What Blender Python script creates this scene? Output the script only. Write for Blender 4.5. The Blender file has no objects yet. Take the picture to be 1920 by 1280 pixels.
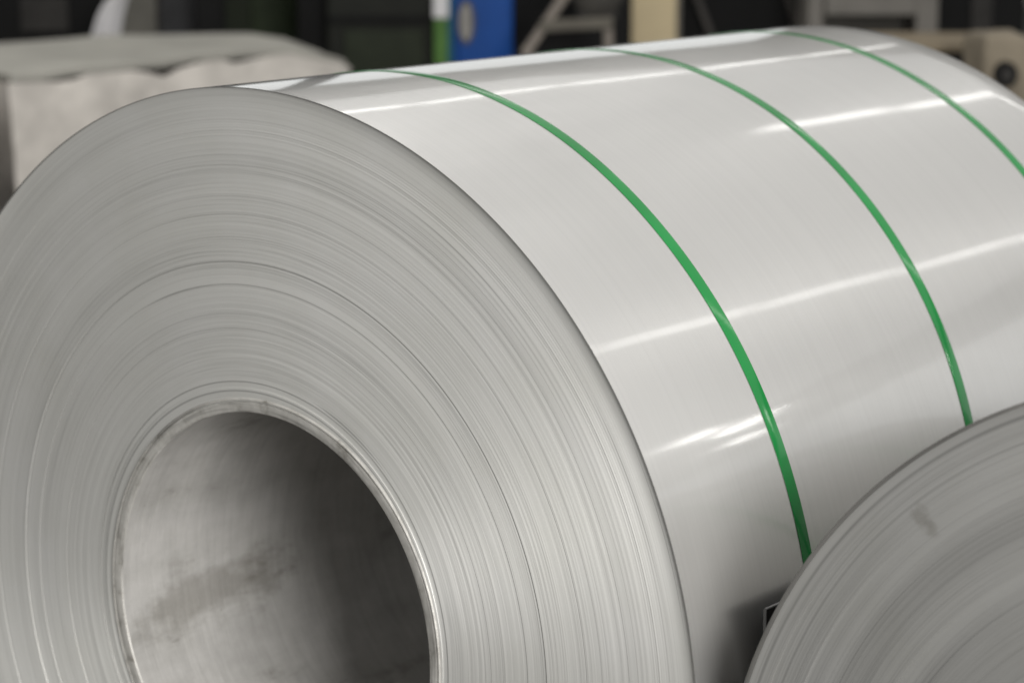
import bpy, bmesh, math, random
from math import sin, cos, pi, sqrt, radians
from mathutils import Vector, Matrix, noise as mnoise
random.seed(7)
scene = bpy.context.scene
COL = scene.collection

# ------------------------------------------------------------------ camera
cam_data = bpy.data.cameras.new("camera")
cam = bpy.data.objects.new("camera", cam_data)
COL.objects.link(cam)
cam_right = Vector((0.77334407, 0.63398655, 0.0))
cam_up = Vector((-0.12736286, 0.15535867, 0.97961339))
cam_back = Vector((0.62106171, -0.7575782, 0.20089205))
m = Matrix((cam_right, cam_up, cam_back)).transposed().to_4x4()
m.translation = Vector((2.39103, -2.35108, 1.86649))
cam.matrix_world = m
cam_data.lens = 85.0
cam_data.sensor_width = 36.0
cam_data.clip_start = 0.05
cam_data.clip_end = 300.0
cam_data.dof.use_dof = True
cam_data.dof.focus_distance = 3.12
cam_data.dof.aperture_fstop = 3.8
scene.camera = cam

# ------------------------------------------------------------------ light and exposure
scene.view_settings.view_transform = 'Standard'
scene.view_settings.look = 'None'
scene.view_settings.exposure = 0.0
scene.view_settings.gamma = 1.0
world = bpy.data.worlds.new("World")
scene.world = world
world.use_nodes = True
wb = world.node_tree.nodes["Background"]
wb.inputs[0].default_value = (1.0, 0.99, 0.965, 1)
wb.inputs[1].default_value = 0.62

def area_light(name, loc, target, sx, sy, radiance, color=(1, 1, 1)):
    l = bpy.data.lights.new(name, 'AREA')
    l.shape = 'RECTANGLE'
    l.size = sx; l.size_y = sy
    l.energy = radiance * pi * sx * sy
    l.color = color
    o = bpy.data.objects.new(name, l)
    COL.objects.link(o)
    o.location = loc
    d = Vector(target) - Vector(loc)
    o.rotation_euler = d.to_track_quat('-Z', 'Y').to_euler()
    return o

# added key light close on the right of the coils, set for faces and bore
area_light("added_key_light", (4.6, -2.15, 2.45), (0.0, 0.0, 0.8), 2.0, 1.6, 44.0, (1.0, 0.985, 0.96))
# rows of ceiling lamps running along the hall
for rx, y0, y1 in ((-7.3, 7.2, 16.0), (-1.72, 9.5, 22.0), (4.12, 6.8, 22.0)):
    y = y0
    while y < y1:
        o = area_light("overhead_light", (rx, y + .75, 7.0), (rx, y + .75, 0.0), 0.27, 1.5, 3.4, (1, .985, .95))
        y += 1.66
for x, y, l in ((9.9, 14.5, .5), (10.3, 15.6, .6), (11.4, 17.0, .5), (9.9, 15.5, .3)):
    area_light("overhead_light", (x, y, 7.0), (x, y, 0.0), 0.42, l*.55, 36.0, (1, .985, .95))
area_light("overhead_light", (-1.6, 2.6, 6.6), (-1.6, 2.6, 0.0), 1.4, 1.4, 20.0, (1, .985, .95))  # extra overhead light, added to brighten the wrapped pack
# tall translucent panels in the far left wall of the hall
area_light("wall_window_light", (14.0, 23.6, 5.4), (14.0, 0.0, 5.4), 17.0, 6.4, 0.72, (0.99, 1.0, 1.0))
area_light("wall_window_light", (-16.3, 16.0, 3.9), (0.0, 3.0, 1.5), 12.0, 3.4, 0.75, (0.97, 1.0, 1.0))

# ------------------------------------------------------------------ helpers
def tag(o, label=None, cat=None, group=None, kind=None):
    if label: o['label'] = label
    if cat: o['category'] = cat
    if group: o['group'] = group
    if kind: o['kind'] = kind
    return o

def thing(name, label, cat, loc=(0, 0, 0), rz=0.0, group=None):
    o = bpy.data.objects.new(name, None)
    o.empty_display_size = 0.1
    COL.objects.link(o)
    o.location = loc; o.rotation_euler = (0, 0, rz)
    return tag(o, label, cat, group)

def link_mesh(name, me, mat, parent=None, label=None):
    o = bpy.data.objects.new(name, me)
    COL.objects.link(o)
    if mat and not me.materials: me.materials.append(mat)
    if parent: o.parent = parent
    if label: o['label'] = label
    return o

def from_bm(name, bm, mat, parent=None, smooth=False, label=None):
    me = bpy.data.meshes.new(name)
    bmesh.ops.recalc_face_normals(bm, faces=bm.faces)
    bm.to_mesh(me); bm.free()
    if smooth:
        for p in me.polygons: p.use_smooth = True
    return link_mesh(name, me, mat, parent, label)

def box_bm(bm, c, s, bevel=0.0, rot=None):
    r = bmesh.ops.create_cube(bm, size=1.0)
    vs = r['verts']
    bmesh.ops.scale(bm, vec=s, verts=vs)
    if bevel > 0:
        es = list({e for v in vs for e in v.link_edges})
        rb = bmesh.ops.bevel(bm, geom=es, offset=bevel, segments=2, affect='EDGES', profile=0.5)
        vs = list({v for f in rb['faces'] for v in f.verts} | {v for v in vs if v.is_valid})
    if rot is not None:
        bmesh.ops.rotate(bm, cent=(0, 0, 0), matrix=rot, verts=vs)
    bmesh.ops.translate(bm, vec=c, verts=vs)

def box(name, c, s, mat, parent=None, bevel=0.006, rot=None, label=None):
    bm = bmesh.new(); box_bm(bm, c, s, bevel, rot)
    return from_bm(name, bm, mat, parent, label=label)

def bar_bm(bm, a, b, w, t):
    a, b = Vector(a), Vector(b)
    d = b - a
    q = d.to_track_quat('Z', 'Y').to_matrix()
    box_bm(bm, (a + b) / 2, (w, t, d.length), min(w, t) * .15, q)

def bar(name, a, b, w, t, mat, parent=None):
    bm = bmesh.new(); bar_bm(bm, a, b, w, t)
    return from_bm(name, bm, mat, parent)

def lathe(name, prof, segs, mat, parent=None, cx=0, cz=0, smooth=True, sharp_deg=None):
    """Revolve (radius, y) pairs round the Y axis."""
    vs, fs = [], []
    for (r, y) in prof:
        for k in range(segs):
            a = 2 * pi * k / segs
            vs.append((cx + r * cos(a), y, cz + r * sin(a)))
    n = segs
    for i in range(len(prof) - 1):
        for k in range(n):
            k2 = (k + 1) % n
            fs.append((i * n + k, i * n + k2, (i + 1) * n + k2, (i + 1) * n + k))
    me = bpy.data.meshes.new(name)
    me.from_pydata(vs, [], fs)
    me.update()
    if smooth:
        for p in me.polygons: p.use_smooth = True
        if sharp_deg is not None:
            me.set_sharp_from_angle(angle=radians(sharp_deg))
    return link_mesh(name, me, mat, parent)

# ------------------------------------------------------------------ materials
class NT:
    def __init__(self, name):
        self.m = bpy.data.materials.new(name)
        self.m.use_nodes = True
        self.t = self.m.node_tree
        self.b = self.t.nodes["Principled BSDF"]
    def n(self, typ, **kw):
        x = self.t.nodes.new(typ)
        for k, v in kw.items(): setattr(x, k, v)
        return x
    def l(self, a, b): self.t.links.new(a, b)
    def math(self, op, a, b=None, c=None):
        x = self.n('ShaderNodeMath', operation=op)
        for i, v in enumerate((a, b, c)):
            if v is None: continue
            if isinstance(v, (int, float)): x.inputs[i].default_value = v
            else: self.l(v, x.inputs[i])
        return x.outputs[0]
    def ramp(self, fac, stops):
        r = self.n('ShaderNodeValToRGB')
        e = r.color_ramp.elements
        e[0].position, e[0].color = stops[0][0], (*stops[0][1], 1)
        e[1].position, e[1].color = stops[-1][0], (*stops[-1][1], 1)
        for p, c in stops[1:-1]:
            x = e.new(p); x.color = (*c, 1)
        self.l(fac, r.inputs[0])
        return r.outputs[0]
    def noise(self, vec, scale, detail=2.0, rough=0.5):
        x = self.n('ShaderNodeTexNoise')
        x.inputs['Scale'].default_value = scale
        x.inputs['Detail'].default_value = detail
        x.inputs['Roughness'].default_value = rough
        if vec is not None: self.l(vec, x.inputs['Vector'])
        return x.outputs['Fac']
    def mul(self, c1, c2, fac=1.0):
        x = self.n('ShaderNodeMix', data_type='RGBA', blend_type='MULTIPLY')
        x.inputs[0].default_value = fac
        for s, v in ((x.inputs[6], c1), (x.inputs[7], c2)):
            if isinstance(v, tuple): s.default_value = (*v, 1)
            else: self.l(v, s)
        return x.outputs[2]
    def mix(self, fac, c1, c2):
        x = self.n('ShaderNodeMix', data_type='RGBA')
        if isinstance(fac, (int, float)): x.inputs[0].default_value = fac
        else: self.l(fac, x.inputs[0])
        for s, v in ((x.inputs[6], c1), (x.inputs[7], c2)):
            if isinstance(v, tuple): s.default_value = (*v, 1)
            else: self.l(v, s)
        return x.outputs[2]
    def set(self, **kw):
        for k, v in kw.items():
            self.b.inputs[k.replace('_', ' ')].default_value = v

def plain(name, col, rough=0.6, metal=0.0, var=0.25, scale=6.0, bump=0.0):
    t = NT(name)
    tc = t.n('ShaderNodeTexCoord')
    f = t.noise(tc.outputs['Object'], scale, 5, 0.6)
    lo = tuple(c * (1 - var) for c in col); hi = tuple(min(1, c * (1 + var)) for c in col)
    t.l(t.ramp(f, [(0.3, lo), (0.7, hi)]), t.b.inputs['Base Color'])
    t.set(Roughness=rough, Metallic=metal)
    t.b.inputs['Specular IOR Level'].default_value = 0.2
    if bump:
        b = t.n('ShaderNodeBump'); b.inputs['Strength'].default_value = bump; b.inputs['Distance'].default_value = 0.02
        t.l(f, b.inputs['Height']); t.l(b.outputs[0], t.b.inputs['Normal'])
    return t.m

def ring_coords(t):
    """radius from the coil's own axis, and a vector that runs fast across the wraps and slowly along them"""
    tc = t.n('ShaderNodeTexCoord')
    sp = t.n('ShaderNodeSeparateXYZ'); t.l(tc.outputs['Object'], sp.inputs[0])
    x, y, z = sp.outputs
    r = t.math('SQRT', t.math('ADD', t.math('MULTIPLY', x, x), t.math('MULTIPLY', z, z)))
    ux, uz = t.math('DIVIDE', x, r), t.math('DIVIDE', z, r)
    return tc, r, ux, uz

def ring_noise(t, r, ux, uz, freq, along, detail=1.0, rough=0.5):
    cb = t.n('ShaderNodeCombineXYZ')
    t.l(t.math('MULTIPLY', ux, along), cb.inputs[0])
    t.l(t.math('MULTIPLY', uz, along), cb.inputs[1])
    t.l(t.math('MULTIPLY', r, freq), cb.inputs[2])
    return t.noise(cb.outputs[0], 1.0, detail, rough)

def edge_steel(name, base, dark=0.75, line=0.2, stains=(), lines=(), nick=.45):
    """the cut edges of the wound strip"""
    t = NT(name)
    tc, r, ux, uz = ring_coords(t)
    n1 = ring_noise(t, r, ux, uz, 22, 0.35, 2)
    n2 = ring_noise(t, r, ux, uz, 300, 0.7, 2)
    n3 = ring_noise(t, r, ux, uz, 900, 1.8, 2, .7)
    zone = t.ramp(ring_noise(t, r, ux, uz, 21, .6, 1), [(0.38, (.25, .25, .25)), (0.6, (1, 1, 1))])   # some bands of wraps are cut cleaner than others
    n4 = ring_noise(t, r, ux, uz, 150, 1.1, 0)
    scratch = t.ramp(n4, [(0.15, (nick,) * 3), (0.2, (1, 1, 1))])
    broad = t.ramp(n1, [(0.3, tuple(c * dark for c in base)), (0.7, base)])
    fine = t.ramp(n2, [(0.30, (1 - line,) * 3), (0.46, (1, 1, 1)), (0.72, (1.0, 1.0, 1.0))])
    hair = t.ramp(n3, [(0.3, (0.70,) * 3), (0.46, (0.95,) * 3), (0.7, (1.0,) * 3)])
    c = t.mul(t.mul(broad, fine), scratch)
    hairmix = t.n('ShaderNodeMix', data_type='RGBA', blend_type='MULTIPLY')
    t.l(zone, hairmix.inputs[0]); t.l(c, hairmix.inputs[6]); t.l(hair, hairmix.inputs[7])
    c = hairmix.outputs[2]
    for (rr, ww, dd) in lines:
        wob = t.math('ADD', r, t.math('MULTIPLY', t.math('SUBTRACT', n1, .5), .0006))
        g = t.math('DIVIDE', t.math('ABSOLUTE', t.math('SUBTRACT', wob, rr)), ww)
        c = t.mul(c, t.ramp(t.math('MINIMUM', g, 1.0), [(0.35, (dd, dd, dd)), (1.0, (1, 1, 1))]))
    blot = t.noise(tc.outputs['Object'], 5.0, 4, .6)
    c = t.mul(c, t.ramp(blot, [(0.3, (0.93, 0.93, 0.91)), (0.7, (1, 1, 1))]))
    if stains:
        # two small oil marks near the rim
        for (sx, sz, rad) in stains:
            v = t.n('ShaderNodeVectorMath', operation='DISTANCE')
            wob = t.n('ShaderNodeVectorMath', operation='ADD')
            nz = t.n('ShaderNodeTexNoise'); nz.inputs['Scale'].default_value = 60
            sc = t.n('ShaderNodeVectorMath', operation='SCALE'); sc.inputs['Scale'].default_value = 0.02
            t.l(nz.outputs['Color'], sc.inputs[0]); t.l(tc.outputs['Object'], nz.inputs['Vector'])
            t.l(tc.outputs['Object'], wob.inputs[0]); t.l(sc.outputs[0], wob.inputs[1])
            t.l(wob.outputs[0], v.inputs[0]); v.inputs[1].default_value = (sx + .01, 0.012, sz + .01)
            mask = t.ramp(v.outputs['Value'], [(rad * .6, (0.78, 0.77, 0.75)), (rad * 1.25, (1, 1, 1))])
            c = t.mul(c, mask)
    t.l(c, t.b.inputs['Base Color'])
    h = t.math('ADD', t.math('MULTIPLY', n2, 0.9), t.math('MULTIPLY', n3, 0.4))
    b = t.n('ShaderNodeBump'); b.inputs['Strength'].default_value = 0.12; b.inputs['Distance'].default_value = 0.0007
    t.l(h, b.inputs['Height']); t.l(b.outputs[0], t.b.inputs['Normal'])
    tan = t.n('ShaderNodeTangent', direction_type='RADIAL', axis='Y')
    t.l(tan.outputs[0], t.b.inputs['Tangent'])
    t.set(Metallic=0.48, Roughness=0.57, Anisotropic=0.72, Anisotropic_Rotation=0.25)
    return t.m

def sheet_steel(name, base, coat=1.0):
    """smooth coated sheet of the outer wrap, faintly wavy under a clear film"""
    t = NT(name)
    tc = t.n('ShaderNodeTexCoord')
    mp = t.n('ShaderNodeMapping'); mp.inputs['Scale'].default_value = (1.0, 0.45, 1.0)
    t.l(tc.outputs['Object'], mp.inputs[0])
    big = t.noise(mp.outputs[0], 5.5, 1, .4)
    blot = t.noise(tc.outputs['Object'], 2.2, 3, .5)
    mg = t.n('ShaderNodeMapping'); mg.inputs['Scale'].default_value = (.8, 170, .8); t.l(tc.outputs['Object'], mg.inputs[0])
    grain = t.noise(mg.outputs[0], 1.0, 3, .6)
    ms = t.n('ShaderNodeMapping'); ms.inputs['Scale'].default_value = (9, 3, 9); t.l(tc.outputs['Object'], ms.inputs[0])
    smudge = t.noise(ms.outputs[0], 1.0, 5, .65)
    c = t.ramp(blot, [(0.3, tuple(c * .96 for c in base)), (0.7, base)])
    c = t.mul(c, t.ramp(grain, [(0.25, (.955,) * 3), (0.6, (1, 1, 1))]))
    t.l(c, t.b.inputs['Base Color'])
    t.l(t.ramp(smudge, [(0.35, (.29,) * 3), (0.65, (.36,) * 3)]), t.b.inputs['Roughness'])
    t.l(t.ramp(smudge, [(0.35, (.055,) * 3), (0.65, (.08,) * 3)]), t.b.inputs['Coat Roughness'])
    b = t.n('ShaderNodeBump'); b.inputs['Strength'].default_value = 0.5; b.inputs['Distance'].default_value = 0.0022
    t.l(big, b.inputs['Height'])
    t.l(b.outputs[0], t.b.inputs['Coat Normal'])
    t.set(Metallic=0.82, Roughness=0.36, Coat_Weight=coat, Coat_Roughness=0.09, Coat_IOR=1.5)
    return t.m

def strap_paint(name):
    t = NT(name)
    tc, r, ux, uz = ring_coords(t)
    at = t.math('ARCTAN2', ux, uz)
    cb = t.n('ShaderNodeCombineXYZ'); t.l(t.math('MULTIPLY', at, 60.0), cb.inputs[0])
    f = t.noise(cb.outputs[0], 1.0, 3, .6)
    cb2 = t.n('ShaderNodeCombineXYZ'); t.l(t.math('MULTIPLY', at, 5.0), cb2.inputs[0])
    g = t.noise(cb2.outputs[0], 1.0, 2, .5)
    c = t.ramp(g, [(0.3, (0.001, 0.125, 0.022)), (0.7, (0.004, 0.185, 0.038))])
    t.l(c, t.b.inputs['Base Color'])
    b = t.n('ShaderNodeBump'); b.inputs['Strength'].default_value = 0.2; b.inputs['Distance'].default_value = 0.0005
    t.l(f, b.inputs['Height']); t.l(b.outputs[0], t.b.inputs['Normal'])
    t.set(Roughness=0.11, IOR=1.48)
    return t.m

def sleeve_mat(name, base):
    """dull scuffed steel core with rub marks and grime"""
    t = NT(name)
    tc, r, ux, uz = ring_coords(t)
    o = tc.outputs['Object']
    n1 = t.noise(o, 7.0, 6, .65)
    mp = t.n('ShaderNodeMapping'); mp.inputs['Scale'].default_value = (1, 0.35, 1); t.l(o, mp.inputs[0])
    smear = t.noise(mp.outputs[0], 13.0, 5, .7)
    mp2 = t.n('ShaderNodeMapping'); mp2.inputs['Scale'].default_value = (1, 9, 1); t.l(o, mp2.inputs[0])
    turn = t.noise(mp2.outputs[0], 9.0, 4, .6)
    spk = t.noise(o, 85.0, 3, .6)
    c = t.ramp(n1, [(0.28, tuple(x * .78 for x in base)), (0.62, base)])
    c = t.mul(c, t.ramp(smear, [(0.26, (.55, .54, .52)), (0.38, (0.88, .88, .87)), (0.6, (1, 1, 1))]))
    c = t.mul(c, t.ramp(turn, [(0.3, (.9,) * 3), (0.55, (1, 1, 1))]))
    c = t.mul(c, t.ramp(spk, [(0.22, (.7, .69, .66)), (0.32, (1, 1, 1))]))
    # one greasy rub mark on the left wall
    ms = t.n('ShaderNodeMapping'); ms.inputs['Location'].default_value = (.30 * 4, -.17 * 5.5, .05 * 17); ms.inputs['Scale'].default_value = (4, 5.5, 17)
    t.l(o, ms.inputs[0])
    ln = t.n('ShaderNodeVectorMath', operation='LENGTH'); t.l(ms.outputs[0], ln.inputs[0])
    mk = t.math('ADD', ln.outputs['Value'], t.math('MULTIPLY', t.math('SUBTRACT', smear, .5), 2.6))
    mk = t.math('ADD', mk, t.math('MULTIPLY', t.math('SUBTRACT', n1, .5), 1.8))
    c = t.mul(c, t.ramp(mk, [(0.35, (.74, .73, .71)), (0.95, (1, 1, 1))]))
    t.l(c, t.b.inputs['Base Color'])
    b = t.n('ShaderNodeBump'); b.inputs['Strength'].default_value = 0.3; b.inputs['Distance'].default_value = 0.004
    t.l(turn, b.inputs['Height']); t.l(b.outputs[0], t.b.inputs['Normal'])
    t.set(Metallic=0.3, Roughness=0.55)
    return t.m

def rim_mat(name):
    t = NT(name)
    tc, r, ux, uz = ring_coords(t)
    o = tc.outputs['Object']
    d = t.noise(o, 22.0, 5, .7)
    k = ring_noise(t, r, ux, uz, 260, 3.0, 2)
    c = t.ramp(d, [(0.28, (.17, .16, .14)), (0.42, (.37, .36, .335)), (0.65, (.45, .44, .415))])
    c = t.mul(c, t.ramp(k, [(0.3, (.6,) * 3), (0.5, (1, 1, 1))]))
    t.l(c, t.b.inputs['Base Color'])
    b = t.n('ShaderNodeBump'); b.inputs['Strength'].default_value = .5; b.inputs['Distance'].default_value = 0.004
    t.l(d, b.inputs['Height']); t.l(b.outputs[0], t.b.inputs['Normal'])
    t.set(Metallic=0.3, Roughness=0.5)
    return t.m

M_edge = edge_steel("wound_edge_steel", (0.61, 0.607, 0.588), dark=.96, line=.07, nick=.62,
    lines=((.5235, .0008, .58), (.4915, .0007, .65), (.4495, .0006, .7), (.4285, .0006, .75), (.591, .0006, .75), (.617, .0005, .75), (.66, .0006, .8), (.675, .0005, .8), (.352, .0012, .6), (.3385, .0016, .55)))  # innermost ring line paints the soft shading beside the core rim
M_edge2 = edge_steel("wound_edge_steel_dark", (0.37, 0.368, 0.358), dark=.80, line=.14, nick=.85, stains=[(-.409, .455, .013), (-.396, .442, .010)],  # darker base colour than the first coil's face
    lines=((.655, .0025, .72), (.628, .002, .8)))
M_sheet = sheet_steel("coated_sheet", (0.67, 0.662, 0.645))
M_wrapedge = plain("gap_shade_steel", (.09, .088, .083), .5)  # dark colour stands in for the shaded gap along the outer wrap
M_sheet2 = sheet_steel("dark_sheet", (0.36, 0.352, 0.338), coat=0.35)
M_strap = strap_paint("green_strap_paint")
M_sleeve = sleeve_mat("core_steel", (0.47, 0.458, 0.44))
M_rim = rim_mat("core_rim_steel")
M_black = plain("black_rubber", (0.012, 0.012, 0.012), .5)
M_white_edge = plain("pale_edge", (0.13, 0.13, 0.13), .5)
M_floor = plain("concrete_floor", (0.055, 0.053, 0.05), .55, 0, .3, 1.2)
M_wall = plain("painted_cladding", (0.36, 0.355, 0.34), .7, 0, .12, .6)
M_blackpaint = plain("black_paint", (0.004, 0.004, 0.004), .7)
M_darkgrey = plain("dark_grey_paint", (0.030, 0.028, 0.026), .6)
M_midgrey = plain("grey_paint", (0.12, 0.115, 0.10), .6)
M_darkgreen = plain("dark_green_paint", (0.018, 0.023, 0.013), .6)
M_deepgreen = plain("deep_green_paint", (0.011, 0.012, 0.009), .6)
M_blue = plain("blue_paint", (0.001, 0.055, 0.26), .45, 0, .12)
M_teal = plain("teal_paint", (0.01, 0.09, 0.12), .45)
M_grey_plate = plain("grey_plate", (0.30, 0.29, 0.27), .5)
M_dark_plate = plain("dark_plate", (0.08, 0.075, 0.075), .5)
M_white = plain("white_plastic", (0.62, 0.61, 0.62), .5, 0, .08)
M_green = plain("green_paint", (0.07, 0.16, 0.035), .5)
M_cream = plain("cream_board", (0.60, 0.50, 0.32), .7, 0, .1, 3)
M_beige = plain("beige_frame_paint", (0.16, 0.15, 0.135), .6, 0, .12)
M_tan = plain("kraft_paper", (0.21, 0.18, 0.135), .75, 0, .22, 4, .3)
M_wood = plain("raw_timber", (0.20, 0.165, 0.115), .75, 0, .25, 5)
M_wrap = plain("packing_paper", (0.68, 0.64, 0.59), .75, 0, .22, 5, .5)
M_cover = plain("grey_packing_board", (0.36, 0.35, 0.315), .75, 0, .15, 3.0)
M_brownwrap = plain("brown_packing_paper", (0.33, 0.29, 0.25), .75, 0, .2, 4, .4)

# ------------------------------------------------------------------ setting
def sheet(name, corners, mat, kind='structure'):
    me = bpy.data.meshes.new(name)
    me.from_pydata(corners, [], [tuple(range(len(corners)))])
    o = link_mesh(name, me, mat)
    o['kind'] = kind
    return o
sheet("floor", [(-40, -30, 0), (40, -30, 0), (40, 40, 0), (-40, 40, 0)], M_floor)
wl = box("wall", (-17.2, 3.2, 5.25), (.3, 41, 10.5), M_wall, bevel=0); wl['kind'] = 'structure'
wb_ = box("wall", (3, 23.9, 5.25), (40.7, .3, 10.5), M_wall, bevel=0); wb_['kind'] = 'structure'

# ------------------------------------------------------------------ the coils
def face_profile(r0, r1, n, seed, amp, marks, edge, mark_gain=1.0):
    rng = random.Random(seed)
    prof = []
    off = 0.0
    slow = 0.0
    for i in range(n):
        a = r0 + (r1 - r0 - edge) * i / n
        b = r0 + (r1 - r0 - edge) * (i + 1) / n
        slow = slow * .95 + rng.uniform(-1, 1) * amp * .035
        off = slow + rng.uniform(-1, 1) * amp * .035
        for (rm, w, dy) in marks:                # permanent small steps: the outer group of wraps stands a touch forward
            if a >= rm: off -= dy * mark_gain
        prof += [(a, off), (b - (b - a) * .12, off + rng.uniform(-.05, .05) * amp)]
    for k in range(1, 9):                       # the outer wraps creep forward into a shallow lip
        q = k / 8
        prof.append((r1 - edge + (edge - .0016) * q, off - .0042 * q ** 1.8))
    prof += [(r1 - .0004, off - .0044)]
    return prof

def tilt_strap(name, R, d, tx, tz, width, mat, parent):
    segs = 400
    t = 0.0007
    vs, fs = [], []
    prof = [(R + .0003, -width / 2), (R + .0003 + t * .8, -width / 2), (R + .0003 + t, -width / 2 + .0012),
            (R + .0003 + t, width / 2 - .0012), (R + .0003 + t * .8, width / 2), (R + .0003, width / 2)]
    for k in range(segs):
        a = 2 * pi * k / segs
        wob = .0012 * sin(3 * a + d * 7) + .0005 * sin(11 * a + d * 3) 
        for (r, y) in prof:
            x, z = r * cos(a), r * sin(a)
            vs.append((x, d + tx * x + tz * z + y + wob, z))
    n = len(prof)
    for k in range(segs):
        k2 = (k + 1) % segs
        for i in range(n - 1):
            fs.append((k * n + i, k2 * n + i, k2 * n + i + 1, k * n + i + 1))
    me = bpy.data.meshes.new(name); me.from_pydata(vs, [], fs); me.update()
    for p in me.polygons: p.use_smooth = True
    me.set_sharp_from_angle(angle=radians(50))
    return link_mesh(name, me, mat, parent)

def coil(label, loc, R, L, rc, core_off, seed, edge_mat, marks, straps, sheet_mat, amp=.0006, lip=.0006):
    c = thing("steel_coil", label, "steel coil", (loc[0], loc[1], 0), 0, "steel coils standing side by side on the hall floor")
    H = loc[2]
    def up(o): o.location = (0, 0, H); return o
    up(lathe("wound_face", face_profile(rc - .0095, R, 220, seed, amp, marks, .026), 360, edge_mat, c, smooth=True, sharp_deg=18))
    e = -.0105
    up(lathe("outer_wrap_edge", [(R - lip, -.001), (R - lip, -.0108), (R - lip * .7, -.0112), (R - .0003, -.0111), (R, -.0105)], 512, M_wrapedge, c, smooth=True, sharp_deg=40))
    body = [(R, e), (R, e + .004)] + [(R, e + .004 + (L - .02 - e) * k / 24) for k in range(1, 25)] + [(R - .002, L - .006), (R - .008, L), (rc + .03, L)]
    up(lathe("outer_wrap", body, 512, sheet_mat, c, smooth=True, sharp_deg=30))
    ri = rc - .0205
    ox, oz = core_off
    # core: a steel sleeve, its rim standing just proud of the wraps
    rim = [(rc + .0005, .012), (rc + .0005, -.001), (rc - .0012, -.0026), (rc - .003, -.0026), (rc - .0036, .0005), (rc - .0048, .0005), (rc - .0055, -.0018), (ri + .0035, -.0018), (ri + .001, -.0006), (ri, .0015)]
    up(lathe("core_rim", rim, 360, M_rim, c, ox, oz, smooth=True, sharp_deg=35))
    up(lathe("core_sleeve", [(ri, .0015)] + [(ri, .0015 + (L - .003) * k / 20) for k in range(1, 21)], 256, M_sleeve, c, ox, oz, smooth=True))
    for (d, tx, tz) in straps:
        up(tilt_strap("strap", R, d, tx, tz, 0.0225, M_strap, c))
    return c, H

S = .77
marks = [(.5235, 0, .0010), (.4915, 0, .0004), (.4285, 0, .0005), (.708, 0, .0005), (.66, 0, .0004), (.591, 0, .0004), (.352, 0, .0012), (.342, 0, -.0010)]
c1, H1 = coil("large pale steel coil with green straps and an open round core", (0, 0, S), S, 1.504, .3310, (.0084, -.002), 11,
              M_edge, marks, [(.3997 * S, -.0554, -.0066), (.9327 * S, -.0087, .1122), (1.6885 * S, -.0554, -.0066)], M_sheet)
marks2 = [(.64, 0, .0012), (.60, 0, .0010), (.56, 0, -.0008), (.50, 0, .0010), (.47, 0, -.0010), (.43, 0, .0014), (.38, 0, -.001)]
 
coil("large steel coil added out of view on the right, shading the darker grey coil", (3.03, -.92, .76), .76, 1.4, .31, (0, 0), 31,  # added coil outside the view, keeps key light off the neighbouring coil's face
     M_edge, marks, [(.45, .01, 0), (.95, -.01, 0)], M_sheet)
c2, H2 = coil("darker grey steel coil seen from its end, cut off in the lower right corner", (1.487, -.021, .67), .67, 1.25, .300, (0, 0), 23,
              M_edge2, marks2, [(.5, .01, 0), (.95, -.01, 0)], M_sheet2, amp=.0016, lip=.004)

# black board standing upright in the narrow gap between the two coils
t = thing("separator_board", "black separator board standing in the gap between the two coils", "board", (.786, .106, 0))
box("board", (0, .60, .461), (.003, 1.18, .920), M_blackpaint, t, .0004)
box("edge_strip", (0, .0045, .4615), (.0038, .0015, .9215), M_white_edge, t, 0)
box("edge_strip", (0, .60, .9230), (.0038, 1.188, .0015), M_white_edge, t, 0)

# ------------------------------------------------------------------ background (far behind the focus)
RZ = 0.69      # most of the machinery stands square to the aisle the picture looks down

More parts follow.
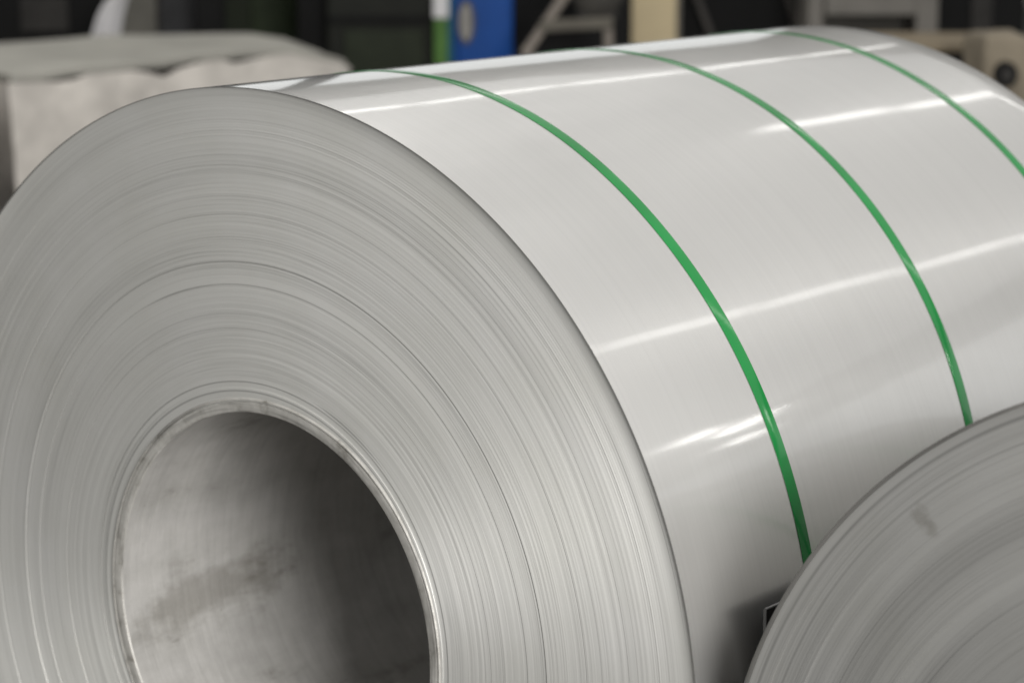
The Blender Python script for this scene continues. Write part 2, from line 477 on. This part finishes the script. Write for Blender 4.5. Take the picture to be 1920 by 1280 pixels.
def pack(name, label, cat, corners, z0, z1, mat, cover_mat, seed, taper=0.0, gaps=(), skid_mat=None):
    """a paper-wrapped stack of sheets: bulging sides with a wavy upper hem, and a stiff cover board on top"""
    t = thing(name, label, cat, (corners[0][0], corners[0][1], 0))
    o0 = Vector((corners[0][0], corners[0][1]))
    cs = [Vector(c) - o0 for c in corners]
    cen = sum(cs, Vector((0, 0))) / 4
    ring = []
    for i in range(4):
        a, b = cs[i], cs[(i + 1) % 4]
        for k in range(24): ring.append(a.lerp(b, k / 24))
    n = len(ring); rows = 14
    e_ = (cs[2] - cs[1]).normalized(); nrm_ = Vector((e_.y, -e_.x))
    if (cs[0] - cs[1]).dot(nrm_) > 0: nrm_ = -nrm_
    def droop(p):
        return .085 * max(0, 1 + (p - cs[1]).dot(nrm_) / .30) ** 1.2 + .016 * mnoise.noise(Vector((p.x * 3.3, p.y * 3.3, seed))) if cover_mat else 0
    vs, fs = [], []
    for j in range(rows + 1):
        f = j / rows
        for i, p in enumerate(ring):
            q = cen + (p - cen) * (1 - taper * (1 - f))
            nz = mnoise.noise(Vector((p.x * 2.2 + seed, p.y * 2.2, f * 2.0)))
            nz2 = mnoise.noise(Vector((p.x * 7 + seed, p.y * 7, f * 4.0)))
            out = (p - cen).normalized() * ((nz * .06 + nz2 * .028) * max(0, 1 - f / .8) + nz2 * .022 * (1 - .6 * f) + .02 * sin(pi * f))
            z = z0 + (z1 - z0) * f - droop(p) * f
            side, u = i // 24, (i % 24) / 24
            gap = sum(d_ * math.exp(-((u - c_) / w_) ** 2) for (c_, w_, d_) in gaps) if side == 0 else 0
            if j == rows: z -= .001 + gap
            if j == rows - 1: z -= gap * .8
            fold = abs(mnoise.noise(Vector((p.x * 5 + seed, p.y * 5 + f * 1.5, f * 5))))
            out += (p - cen).normalized() * (.02 * f ** 3 - .07 * fold * max(0, 1 - f / .85))
            vs.append((q.x + out.x, q.y + out.y, z))
    for j in range(rows):
        for i in range(n):
            i2 = (i + 1) % n
            fs.append((j * n + i, j * n + i2, (j + 1) * n + i2, (j + 1) * n + i))
    if not cover_mat: fs.append(tuple(rows * n + i for i in range(n)))
    me = bpy.data.meshes.new("wrapping"); me.from_pydata(vs, [], fs); me.update()
    for p in me.polygons: p.use_smooth = True
    me.set_sharp_from_angle(angle=radians(50))
    link_mesh("wrapping", me, mat, t)
    if cover_mat:
        bm = bmesh.new()
        g = 12
        lo, hi = [], []
        for j in range(g + 1):
            for i in range(g + 1):
                u, v = i / g, j / g
                p = cs[0].lerp(cs[1], u).lerp(cs[3].lerp(cs[2], u), v)
                p = cen + (p - cen) * 1.0
                zz = z1 - droop(p) + .010 * mnoise.noise(Vector((p.x * 6, p.y * 6, seed + 2)))
                lo.append(bm.verts.new((p.x, p.y, zz)))
                hi.append(bm.verts.new((p.x, p.y, zz + .022)))
        w = g + 1
        for j in range(g):
            for i in range(g):
                a, b, c_, d = j * w + i, j * w + i + 1, (j + 1) * w + i + 1, (j + 1) * w + i
                bm.faces.new((hi[a], hi[b], hi[c_], hi[d])); bm.faces.new((lo[d], lo[c_], lo[b], lo[a]))
        for i in range(g):
            for (a, b) in ((i, i + 1), (g * w + i + 1, g * w + i), ((i + 1) * w, i * w), (i * w + g, (i + 1) * w + g)):
                bm.faces.new((lo[a], lo[b], hi[b], hi[a]))
        from_bm("cover_board", bm, cover_mat, t, smooth=False)
    bm = bmesh.new()
    for k in (.2, .5, .8):
        a = cs[0].lerp(cs[1], k); b = cs[3].lerp(cs[2], k)
        bar_bm(bm, (a.x, a.y, z0 / 2 + .003), (b.x, b.y, z0 / 2 + .003), .09, z0 - .008)
    from_bm("skid", bm, skid_mat or M_wood, t)
    return t

pack("wrapped_pack", "long pale paper-wrapped sheet pack with grey cover board behind the big coil", "pack",
     [(-4.38, 3.12), (-4.48, 4.95), (-5.02, 5.35), (-5.80, 3.6)], .12, 1.05, M_wrap, M_cover, 3.0, .08,
     gaps=((.15, .030, .020), (.41, .042, .036), (.63, .032, .018)))
pack("wrapped_pack", "small brown wrapped pack raised on a dark stand at the left edge", "pack",
     [(-4.20, 2.52), (-4.12, 2.84), (-4.9, 3.12), (-5.1, 2.75)], .72, 1.0, M_brownwrap, None, 9.0, .25, skid_mat=M_blackpaint)

def machine_block(label, loc, w, d, h, mat, rz=RZ, door_mat=None, grooves=(), name="machine_housing", cat="machine", feet=True):
    t = thing(name, label, cat, (loc[0], loc[1], 0), rz)
    box("housing", (0, d / 2, h / 2 + .05), (w, d, h - .1), mat, t, .012)
    box("plinth", (0, d / 2, .0), (w * .94, d * .94, .001), M_blackpaint, t, 0) if False else None
    bm = bmesh.new(); box_bm(bm, (0, d / 2, .05), (w * .92, d * .92, .098), 0)
    from_bm("plinth", bm, M_blackpaint, t)
    if door_mat:
        box("door", (0, -.008, h * .52), (w * .86, .02, h * .82), door_mat, t, .004)
        bar("handle", (w * .34, -.03, h * .52), (w * .34, -.03, h * .62), .018, .02, M_blackpaint, t)
    for g in grooves:
        box("rail", (0, -.012, g), (w * .98, .03, .03), M_blackpaint, t, .003)
    return t

# far left, black machine with a dim panel
t = machine_block("black machine at the far left, above the wrapped packs", (-6.51, 4.91), .80, .8, 1.75, M_blackpaint)
box("panel", (.12, -.012, 1.10), (.22, .02, .16), M_darkgrey, t)
# white plastic sheet
def bent_sheet():
    t = thing("plastic_sheet", "white plastic sheet curling upright behind the wrapped pack", "plastic sheet", (-5.74, 4.76, 0), RZ)
    prof = [(-.085, 0.0, .16), (-.085, .70, .16), (-.082, .98, .128), (-.068, 1.06, .125), (-.045, 1.13, .115), (-.012, 1.19, .10), (.04, 1.235, .06), (.08, 1.26, .02)]
    vs, fs = [], []
    for (x, z, w) in prof:
        for k in range(9):
            u = k / 8
            yy = .05 * (2 * u - 1) ** 2 + .01 * sin(9 * u)
            for dy in (0, .006): vs.append((x + u * w, yy + dy, z))
    n = 18
    for i in range(len(prof) - 1):
        for k in range(8):
            for s in (0, 1):
                a = i * n + 2 * k + s
                fs.append((a, a + 2, a + n + 2, a + n))
        for k in (0, 16): fs.append((i * n + k, i * n + k + 1, (i + 1) * n + k + 1, (i + 1) * n + k))
    me = bpy.data.meshes.new("sheet"); me.from_pydata(vs, [], fs); me.update()
    for p in me.polygons: p.use_smooth = True
    link_mesh("sheet", me, M_white, t)
    bar("support_bar", (0, .09, 0), (0, .09, .95), .03, .03, M_darkgrey, t)
bent_sheet()
# grey two-door cabinet
t = thing("control_cabinet", "dark grey cabinet with a lighter left door behind the white sheet", "cabinet", (-6.02, 5.34, 0), RZ)
box("body", (0, .25, .8), (.36, .5, 1.6), M_darkgrey, t)
box("door", (-.10, -.012, .85), (.165, .02, 1.4), M_midgrey, t, label="lighter grey door")
box("door", (.085, -.012, .85), (.165, .02, 1.4), plain("charcoal_paint", (.035, .035, .037), .6), t)
bar("handle", (-.04, -.035, .9), (-.04, -.035, 1.0), .016, .016, M_blackpaint, t)

def column(label, loc, w, h=3.2):
    t = thing("steel_column", label, "column", (loc[0], loc[1], 0), RZ)
    for (n_, c, s) in (("flange", (0, 0, h / 2), (w, .014, h)), ("flange", (0, .16, h / 2), (w, .014, h)), ("web", (0, .08, h / 2), (.012, .145, h))):
        box(n_, c, s, M_blackpaint, t, .002)
    box("base_plate", (0, .08, .009), (w * 1.5, .24, .018), M_blackpaint, t, .002)
column("black steel column right of the grey cabinet", (-5.58, 5.23), .11)
t = machine_block("dark green machine housing between two black columns", (-6.13, 6.09), .40, .7, 1.7, M_darkgreen, door_mat=None)
box("panel", (.07, -.012, 1.1), (.22, .02, .42), plain("olive_paint", (.024, .034, .016), .6), t)
column("black steel column left of the deep green machine", (-5.39, 5.71), .15)
t = machine_block("deep green machine with a dark rail left of the blue cabinet", (-5.02, 5.78), .52, .7, 1.6, M_deepgreen, grooves=(1.10,))
box("panel", (0, -.01, .9), (.36, .02, .30), M_darkgreen, t)

# post with white and green faces
t = thing("marker_post", "narrow post, white above and green below, at the left side of the blue cabinet", "post", (-4.76, 5.87, 0), RZ)
box("plate", (0, -.006, 1.235), (.068, .012, .25), M_white, t, .003, label="white upper plate")
box("plate", (0, -.006, .96), (.060, .012, .29), M_green, t, .003, label="green lower plate")
bar("pole", (.008, .02, 0), (.008, .02, 1.38), .032, .035, M_darkgrey, t)
box("foot", (0, .02, .006), (.2, .2, .012), M_darkgrey, t, .002)

# blue cabinet
t = thing("blue_cabinet", "bright blue metal cabinet with a grey oval plate on its door", "cabinet", (-4.74, 6.03, 0), RZ)
box("body", (.055, .16, .76), (.30, .30, 1.48), M_blue, t)
box("door", (.075, -.001, .8), (.245, .024, 1.34), M_blue, t)
box("side_strip", (-.0795, .005, .8), (.028, .022, 1.34), M_teal, t, .002, label="teal strip at its left edge")
def oval(name, cx, cz, rx, rz_, y0, y1, mat, parent):
    vs = []; n = 40
    for y in (y1, y0):
        for k in range(n):
            a = 2 * pi * k / n
            vs.append((cx + rx * cos(a), y, cz + rz_ * sin(a)))
    fs = [(k, (k + 1) % n, n + (k + 1) % n, n + k) for k in range(n)] + [tuple(range(n, 2 * n))]
    me = bpy.data.meshes.new(name); me.from_pydata(vs, [], fs); me.update()
    return link_mesh(name, me, mat, parent)
oval("plate_rim", -.005, 1.085, .040, .100, -.022, -.012, M_dark_plate, t)
oval("oval_plate", -.007, 1.085, .027, .082, -.028, -.020, M_grey_plate, t)
box("foot", (.055, .16, .01), (.26, .26, .02), M_blackpaint, t, 0)

t = machine_block("black machine to the right of the blue cabinet", (-5.04, 6.82), .34, .5, 1.6, M_blackpaint)

# trestle with a motor on it
t = thing("trestle", "grey-brown steel trestle with slanting leg between blue cabinet and cream panel", "trestle", (-4.03, 5.83, 0), RZ)
M_tres = plain("dusty_steel", (.22, .195, .17), .6, .2)
bar("leg", (-.17, 0, 0), (-.155, 0, 1.02), .075, .04, M_tres, t)
bar("brace", (-.17, 0, .985), (.05, 0, 1.305), .06, .04, M_tres, t)
bar("leg", (.22, 0, 0), (.19, 0, 1.11), .05, .04, M_tres, t)
bar("crossbar", (-.10, -.02, 1.11), (.21, -.02, 1.125), .04, .05, plain("dusty_bar_steel", (.13, .12, .10), .6, .2), t)
t = thing("electric_motor", "dark ribbed motor on the trestle crossbar", "motor", (-3.97, 5.94, 1.14), RZ)
def motor():
    n = 20
    prof = [(.001, 0), (.07, 0), (.095, .015)]
    for k in range(9):
        y = .03 + k * .022
        prof += [(.095, y), (.108, y + .003), (.108, y + .009), (.095, y + .012)]
    prof += [(.095, .24), (.06, .26), (.001, .26)]
    o = lathe("housing", prof, 40, plain("motor_paint", (.05, .047, .042), .5), t, sharp_deg=40)
    o.location = (0.03, -.05, .108)
motor()
box("foot", (.03, .07, .012), (.17, .2, .024), M_darkgrey, t, .003)
t = machine_block("low black machine under the trestle", (-4.52, 6.46), .62, .5, 1.6, M_blackpaint)

# cream panel
t = thing("cream_panel", "cream coloured upright board right of the trestle", "panel", (-4.42, 6.92, 0), RZ)
box("board", (-.01, 0, .8), (.35, .05, 1.5), M_cream, t, .006)
box("edge_trim", (.175, 0, .8), (.018, .06, 1.52), M_beige, t, .003)
box("foot", (.02, 0, .025), (.4, .3, .05), M_darkgrey, t, .004)

# black machine with struts
t = machine_block("wide black machine with two slanting grey struts", (-4.20, 7.44), .64, .6, 1.7, M_blackpaint)
M_strut = plain("strut_paint", (.055, .05, .046), .55)
bar("strut", (-.10, -.10, 0.83), (-.285, -.10, 1.30), .055, .03, M_strut, t)
bar("strut", (.29, -.10, .90), (.16, -.10, 1.30), .06, .03, M_strut, t)

# beige portal frame
t = thing("press_stand", "grey beige box-section machine frame behind the far end of the coil", "machine stand", (-3.26, 7.09, 0), RZ)
M_rec = plain("recess_grey", (.085, .08, .07), .65)
box("leg", (-.257, .2, .75), (.068, .4, 1.5), M_beige, t)
box("leg", (.242, .2, .75), (.098, .4, 1.5), M_beige, t)
box("apron", (0.0, .2, 1.30), (.425, .38, .36), M_beige, t)
box("back_panel", (0.0, .36, .56), (.425, .03, 1.1), M_rec, t, .003)
box("shelf", (0.0, .2, .92), (.425, .34, .05), M_rec, t, .003)

# black machine on the far right
t = machine_block("black machine right of the beige machine frame", (-3.15, 7.84), .46, .6, 1.7, M_blackpaint)
box("panel", (.02, -.012, 1.02), (.10, .02, .34), M_darkgrey, t)

# timber bearer and kraft bundles at the right
t = thing("timber_skid", "low timber skid with boards behind the far end of the coil", "skid", (-2.25, 5.94, 0), RZ)
for k in range(5):
    box("board", (0, .06 + k * .125, 1.10 + random.uniform(-.004, .004)), (.56, .115, .03), M_wood, t, .003)
for x in (-.24, .24):
    box("bearer", (x, .3, .5415), (.09, .6, 1.08), M_wood, t, .004)
t = thing("kraft_bundle", "tan paper-wrapped bundle with a black round end at the right edge", "bundle", (-1.72, 5.43, 0), RZ)
def bundle():
    bm = bmesh.new(); box_bm(bm, (.01, .15, .625), (.19, .34, 1.17), .035)
    bmesh.ops.subdivide_edges(bm, edges=bm.edges[:], cuts=4, use_grid_fill=True)
    for v in bm.verts:
        v.co += Vector((mnoise.noise(v.co * 6), mnoise.noise(v.co * 6 + Vector((5, 0, 0))), mnoise.noise(v.co * 5 + Vector((0, 7, 0))))) * .02
    from_bm("wrapping", bm, M_tan, t, smooth=True)
    oval("end_cap", -.005, 1.072, .04, .045, -.065, -.01, M_blackpaint, t)
    oval("end_hole", -.005, 1.072, .018, .024, -.072, -.06, M_darkgrey, t)
    bm = bmesh.new(); box_bm(bm, (.02, .15, .02), (.24, .36, .04), .004)
    from_bm("base_board", bm, M_wood, t)
bundle()
